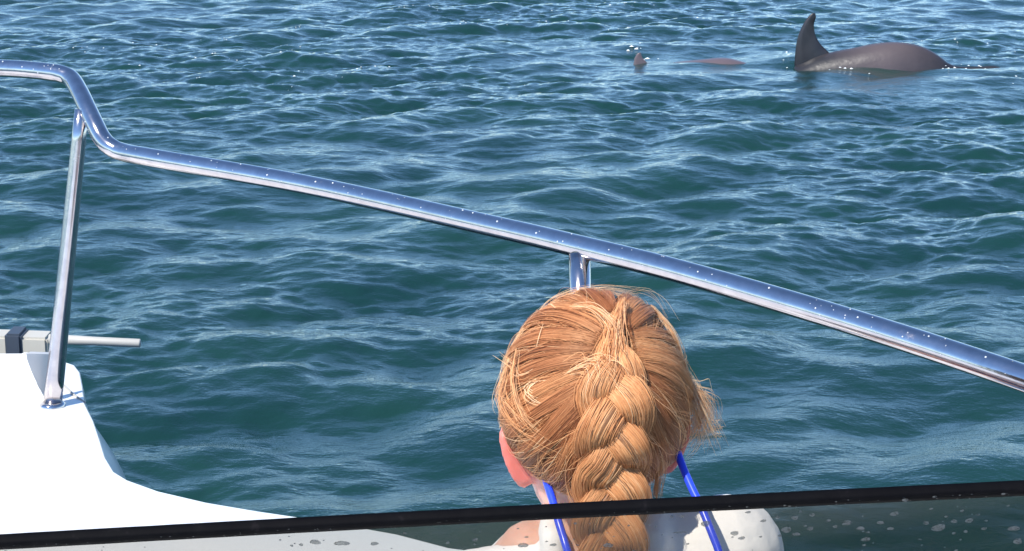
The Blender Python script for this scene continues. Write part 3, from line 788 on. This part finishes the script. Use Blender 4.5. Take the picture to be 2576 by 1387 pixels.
# smooth
for _ in range(6):
    cw_[1:-1] = (cw_[:-2] + 2 * cw_[1:-1] + cw_[2:]) / 4; nw_[1:-1] = (nw_[:-2] + 2 * nw_[1:-1] + nw_[2:]) / 4
tb = np.gradient(cw_, axis=0); tb /= np.linalg.norm(tb, axis=1)[:, None]
xb = np.cross(tb, nw_); xb /= np.linalg.norm(xb, axis=1)[:, None]
if xb[20][0] < 0: xb = -xb
nb = np.cross(xb, tb); 
if np.dot(nb[20], nw_[20]) < 0: nb = -nb
PER = .112
def env(s): return np.clip((s - .008) / .072, .05, 1) * np.clip(1.12 - np.maximum(s - .19, 0) / .35, .6, 1.1)
def bundle_path(j):
    ph = 2 * pi * SB / PER + 2 * pi * j / 3 + BPH
    e = env(SB)
    xo = .0145 * e * np.sin(ph); no = .0060 * e * np.sin(2 * ph)
    return cw_ + xb * xo[:, None] + nb * no[:, None], e
BPH = 0.15
core_parts = []
allp, allr, allt = [], [], []
for j in range(3):
    c_, e = bundle_path(j)
    tj = np.gradient(c_, axis=0); tj /= np.linalg.norm(tj, axis=1)[:, None]
    nj = nb - tj * np.sum(nb * tj, 1)[:, None]; nj /= np.linalg.norm(nj, axis=1)[:, None]; wj = np.cross(tj, nj)
    rad = .0106 * e
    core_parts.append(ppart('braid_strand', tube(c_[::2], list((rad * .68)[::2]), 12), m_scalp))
    for i in range(760):
        a0 = rng.uniform(0, 2 * pi); rr = rng.uniform(.86, 1.06) if rng.random() < .93 else rng.uniform(1.06, 1.25)
        tw = SB * rng.uniform(7, 11); a = a0 + tw + .25 * np.sin(SB * 40 + rng.uniform(0, 6))
        wob = rr + .05 * np.sin(SB * rng.uniform(25, 70) + rng.uniform(0, 6))
        pth = c_ + wj * (np.cos(a) * rad * wob * 1.26)[:, None] + nj * (np.sin(a) * rad * wob * .62)[:, None]
        # several shorter pieces for natural breaks
        allp.append(pth[::2]); allr.append(rng.uniform(.00018, .00034)); allt.append(np.clip(rng.normal(.62 + .06 * sin(a0 * 3), .10), 0, 1))
braid = strands('braid', np.array(allp), np.array(allr), np.array(allt), m_hair, None)

# scalp hair cap beneath the strands
V, Fc = [], []; mr, ms = 28, 48
dirs = []
for i in range(mr + 1):
    th = pi * .76 * i / mr
    for k_ in range(ms):
        a = 2 * pi * k_ / ms
        th2 = th * (1 - .38 * max(0, -sin(a)))        # less coverage over the face
        dirs.append((sin(th2) * cos(a), sin(th2) * sin(a), cos(th2)))
dirs = np.array(dirs); pts = to_world(dirs * (head_r(dirs) - .0045)[:, None])
for i in range(mr):
    for k_ in range(ms):
        a, b2 = i * ms + k_, i * ms + (k_ + 1) % ms; Fc.append((a, b2, b2 + ms, a + ms))
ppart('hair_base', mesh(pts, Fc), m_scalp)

# swept scalp locks that feed the braid
def slerp_path(d0, d1, m_, bend, lift0, lift1, liftm, wob=None):
    om = np.arccos(np.clip(np.sum(d0 * d1, -1), -1, 1))[:, None, None]
    tt = np.linspace(0, 1, m_)[None, :, None]
    d = (np.sin((1 - tt) * om) * d0[:, None, :] + np.sin(tt * om) * d1[:, None, :]) / np.sin(om)
    ax_ = np.cross(d0, d1); ax_ /= np.linalg.norm(ax_, axis=1)[:, None]
    d = d + ax_[:, None, :] * bend[:, None, None] * np.sin(pi * tt)
    if wob is not None: d = d + ax_[:, None, :] * (wob[0][:, None, None] * np.sin(tt * wob[1][:, None, None] + wob[2][:, None, None]) * tt * (1 - tt) * 4)
    d /= np.linalg.norm(d, axis=2, keepdims=True)
    r = head_r(d) + (lift0[:, None] * (1 - tt[..., 0]) ** 2 + lift1[:, None] * tt[..., 0] ** 2 + liftm[:, None] * 4 * tt[..., 0] * (1 - tt[..., 0]))
    return to_world(d * r[..., None])
def unit(v): v = np.array(v, float); return v / np.linalg.norm(v, axis=-1, keepdims=True)
# root line: from forehead top over temple to behind ear to nape. side coordinate al in [0,1]
root_line = spline([(-.03, -.78, .62), (.35, -.72, .60), (.70, -.55, .45), (.92, -.36, .12), (.97, -.12, -.18), (.93, .15, -.48), (.80, .38, -.72), (.55, .55, -.88), (.25, .62, -1.0)], 12)
def root_at(al, side):
    q_ = al * (len(root_line) - 1); i = np.minimum(q_.astype(int), len(root_line) - 2); f = (q_ - i)[:, None]
    v = root_line[i] * (1 - f) + root_line[i + 1] * f; v = v.copy(); v[:, 0] *= side
    return unit(v)
NL = 17
allp, allr, allt = [], [], []
for side in (-1, 1):
    bounds = np.sort(np.clip(np.linspace(0, 1, NL + 1) + rng.normal(0, .012, NL + 1), 0, 1)); bounds[0] = 0; bounds[-1] = 1
    for L_ in range(NL):
        n_ = 420
        al = rng.uniform(bounds[L_] - .015, bounds[L_ + 1] + .02, n_); al = np.clip(al, 0, 1)
        ac = (bounds[L_] + bounds[L_ + 1]) / 2
        # joining angle down the braid
        phj = R(26 + 84 * ac ** .95) + rng.normal(0, R(1.5), n_) + (al - ac) * R(35)
        xj = side * (.003 + .027 * min(1, ac * 1.7)) + XB
        dj = np.stack([np.full(n_, xj) + rng.normal(0, .0025, n_), .096 * np.sin(phj), .100 * np.cos(phj)], -1); dj = unit(dj)
        d0 = root_at(al, side)
        fr = (al - bounds[L_]) / max(1e-3, bounds[L_ + 1] - bounds[L_])
        dome = np.clip(1 - (2 * fr - 1) ** 2, 0, 1)
        lockl = .0044 * dome ** .8 + rng.uniform(-.0010, .0022)
        bend = np.full(n_, rng.normal(.06 * side * -1, .035)) * 1.0 + rng.normal(0, .004, n_)
        wob = (np.full(n_, rng.normal(0, .02)) + rng.normal(0, .003, n_), np.full(n_, rng.uniform(3, 7)), np.full(n_, rng.uniform(0, 6)))
        pth = slerp_path(d0, dj, 20, bend, np.full(n_, .0), .003 + lockl * .8, lockl + np.abs(rng.normal(0, .0007, n_)), wob)
        allp.append(pth); allr.append(rng.uniform(.00019, .00036, n_)); allt.append(np.clip(rng.normal(.36 + rng.normal(0, .15), .10, n_), 0, 1))  # sides tinted darker than the braid: light falloff put into hair colour
strands('swept_hair', np.concatenate(allp), np.concatenate(allr), np.concatenate(allt), m_hair, None)

# looser surface strands crossing the locks
allp, allr, allt = [], [], []
for side in (-1, 1):
    n_ = 300
    al = rng.uniform(0, 1, n_); phj = R(24) + R(90) * np.clip(al + rng.normal(0, .10, n_), 0, 1)
    dj = unit(np.stack([side * rng.uniform(.005, .04, n_) + XB, .096 * np.sin(phj), .1 * np.cos(phj)], -1)); d0 = root_at(al, side)
    pth = slerp_path(d0, dj, 22, rng.normal(-.03 * side, .10, n_), np.zeros(n_), np.full(n_, .004), .0045 + np.abs(rng.normal(0, .0022, n_)), (rng.normal(0, .05, n_), rng.uniform(3, 9, n_), rng.uniform(0, 6, n_)))
    allp.append(pth); allr.append(rng.uniform(.00014, .00024, n_)); allt.append(np.clip(rng.normal(.68, .14, n_), 0, 1))
strands('loose_hair', np.concatenate(allp), np.concatenate(allr), np.concatenate(allt), m_hair, None)

# flyaways: surveyed wisps around the outline
W = []
def wisp(pts, n_, spread, r=.00016, tint=.85):
    base = spline([P(*q_) for q_ in pts], 6); m_ = len(base)
    tt = np.linspace(0, 1, 19)
    bi = np.array([[np.interp(x, np.linspace(0, 1, m_), base[:, c]) for c in range(3)] for x in tt])
    for _ in range(n_):
        a = rng.normal(0, spread, 3) / F * 1.65; b_ = rng.normal(0, spread * 1.5, 3) / F * 1.65
        fr_, ph = rng.uniform(2, 6), rng.uniform(0, 6); am = abs(rng.normal(0, spread * .5)) / F * 1.65
        p = bi + a[None] * .5 + (b_[None] * tt[:, None]); p[:, 0] += am * np.sin(fr_ * tt + ph) * tt; p[:, 2] += am * np.cos(fr_ * tt + ph) * tt
        W.append((p, r * rng.uniform(.7, 1.25), np.clip(rng.normal(tint, .1), 0, 1)))
d_ = 1.63
wisp([(1560, 745, 1.66), (1610, 728, 1.65), (1655, 745, 1.64), (1690, 800, 1.63)], 5, 6)
wisp([(1400, 760, 1.66), (1450, 735, 1.65), (1520, 728, 1.65), (1600, 742, 1.65)], 26, 9)
wisp([(1330, 830, 1.65), (1380, 770, 1.64), (1440, 745, 1.64), (1500, 738, 1.64)], 26, 9)
wisp([(1270, 960, 1.64), (1290, 880, 1.64), (1340, 810, 1.64), (1400, 765, 1.64)], 34, 7)
wisp([(1385, 765, 1.62), (1412, 790, 1.61), (1418, 830, 1.60), (1400, 850, 1.60)], 3, 3, .00022, .95)
wisp([(1365, 815, 1.60), (1358, 840, 1.59), (1350, 875, 1.59)], 2, 2, .00022, .95)
wisp([(1530, 800, 1.585), (1536, 840, 1.575), (1532, 890, 1.565), (1520, 950, 1.555)], 120, 14, .00024, .75)
wisp([(1570, 760, 1.60), (1556, 800, 1.585), (1545, 850, 1.57), (1538, 900, 1.56)], 90, 14, .00024, .7)
wisp([(1440, 770, 1.60), (1490, 775, 1.58), (1530, 810, 1.57), (1545, 850, 1.57)], 14, 7, .0002, .85)
wisp([(1262, 1075, 1.63), (1265, 1000, 1.63), (1275, 930, 1.63), (1300, 870, 1.63)], 40, 7)
wisp([(1300, 880, 1.60), (1290, 960, 1.585), (1320, 1050, 1.57), (1380, 1095, 1.565)], 16, 9, .0002, .7)
wisp([(1280, 930, 1.61), (1262, 1000, 1.60), (1310, 1070, 1.58), (1400, 1110, 1.565)], 20, 12, .0002, .65)
wisp([(1255, 1000, 1.61), (1285, 1020, 1.60), (1330, 1070, 1.58)], 10, 8, .0002, .75)
wisp([(1290, 1090, 1.615), (1350, 1130, 1.59), (1430, 1130, 1.575), (1490, 1110, 1.562)], 30, 12, .0002, .6)
wisp([(1280, 900, 1.62), (1262, 960, 1.62), (1252, 1010, 1.62), (1262, 1040, 1.62)], 14, 7)
wisp([(1390, 910, 1.58), (1310, 950, 1.58), (1290, 930, 1.60), (1250, 905, 1.61)], 5, 7, .0002, .8)
wisp([(1390, 940, 1.575), (1330, 980, 1.575), (1360, 1010, 1.57), (1420, 1020, 1.565)], 16, 9, .00026, .9)
wisp([(1425, 930, 1.57), (1425, 990, 1.565), (1400, 1050, 1.565), (1350, 1105, 1.57)], 14, 8, .00022, .85)
# right side outline and blown tuft
wisp([(1640, 770, 1.64), (1690, 830, 1.63), (1715, 900, 1.63), (1712, 980, 1.62), (1715, 1030, 1.62)], 46, 6, .00022, .9)
wisp([(1690, 880, 1.63), (1720, 940, 1.63), (1745, 990, 1.63), (1770, 1050, 1.63), (1790, 1100, 1.64)], 70, 13, .00022)
wisp([(1715, 960, 1.63), (1750, 985, 1.63), (1775, 1000, 1.64), (1770, 1040, 1.64), (1755, 1090, 1.64)], 80, 15, .00022)
wisp([(1715, 1000, 1.63), (1745, 1020, 1.63), (1755, 1060, 1.64), (1740, 1100, 1.64), (1712, 1125, 1.63)], 80, 12, .00022)
wisp([(1715, 980, 1.63), (1760, 1010, 1.63), (1785, 1075, 1.64), (1805, 1085, 1.64)], 26, 8, .00022)
wisp([(1560, 955, 1.555), (1620, 975, 1.56), (1680, 1030, 1.585), (1720, 1045, 1.61)], 60, 7, .00022, .60)
wisp([(1400, 960, 1.572), (1450, 935, 1.562), (1500, 925, 1.556), (1520, 960, 1.55)], 110, 16, .00022, .78)
wisp([(1700, 1060, 1.60), (1650, 1085, 1.575), (1600, 1070, 1.56), (1540, 1060, 1.55)], 40, 8, .00022, .8)
wisp([(1460, 1290, 1.585), (1440, 1220, 1.58), (1450, 1170, 1.565), (1500, 1130, 1.555)], 50, 16, .00022, .6)
wisp([(1650, 1250, 1.60), (1655, 1180, 1.59), (1640, 1120, 1.575), (1590, 1080, 1.555)], 60, 12, .00022, .6)
wisp([(1410, 1250, 1.61), (1390, 1190, 1.605), (1400, 1130, 1.59), (1460, 1100, 1.57)], 60, 14, .00022, .55)
pls = np.array([q_[0] for q_ in W])
strands('flyaway_hair', pls, np.array([q_[1] for q_ in W]), np.array([q_[2] for q_ in W]), m_hair, None)
# hair tie at the end of the plait
pt, _ = cw_[-12], 0
ppart('hair_tie', tube([cw_[-14] , cw_[-11], cw_[-8]], [.0125, .0135, .0125], 14), m_short)
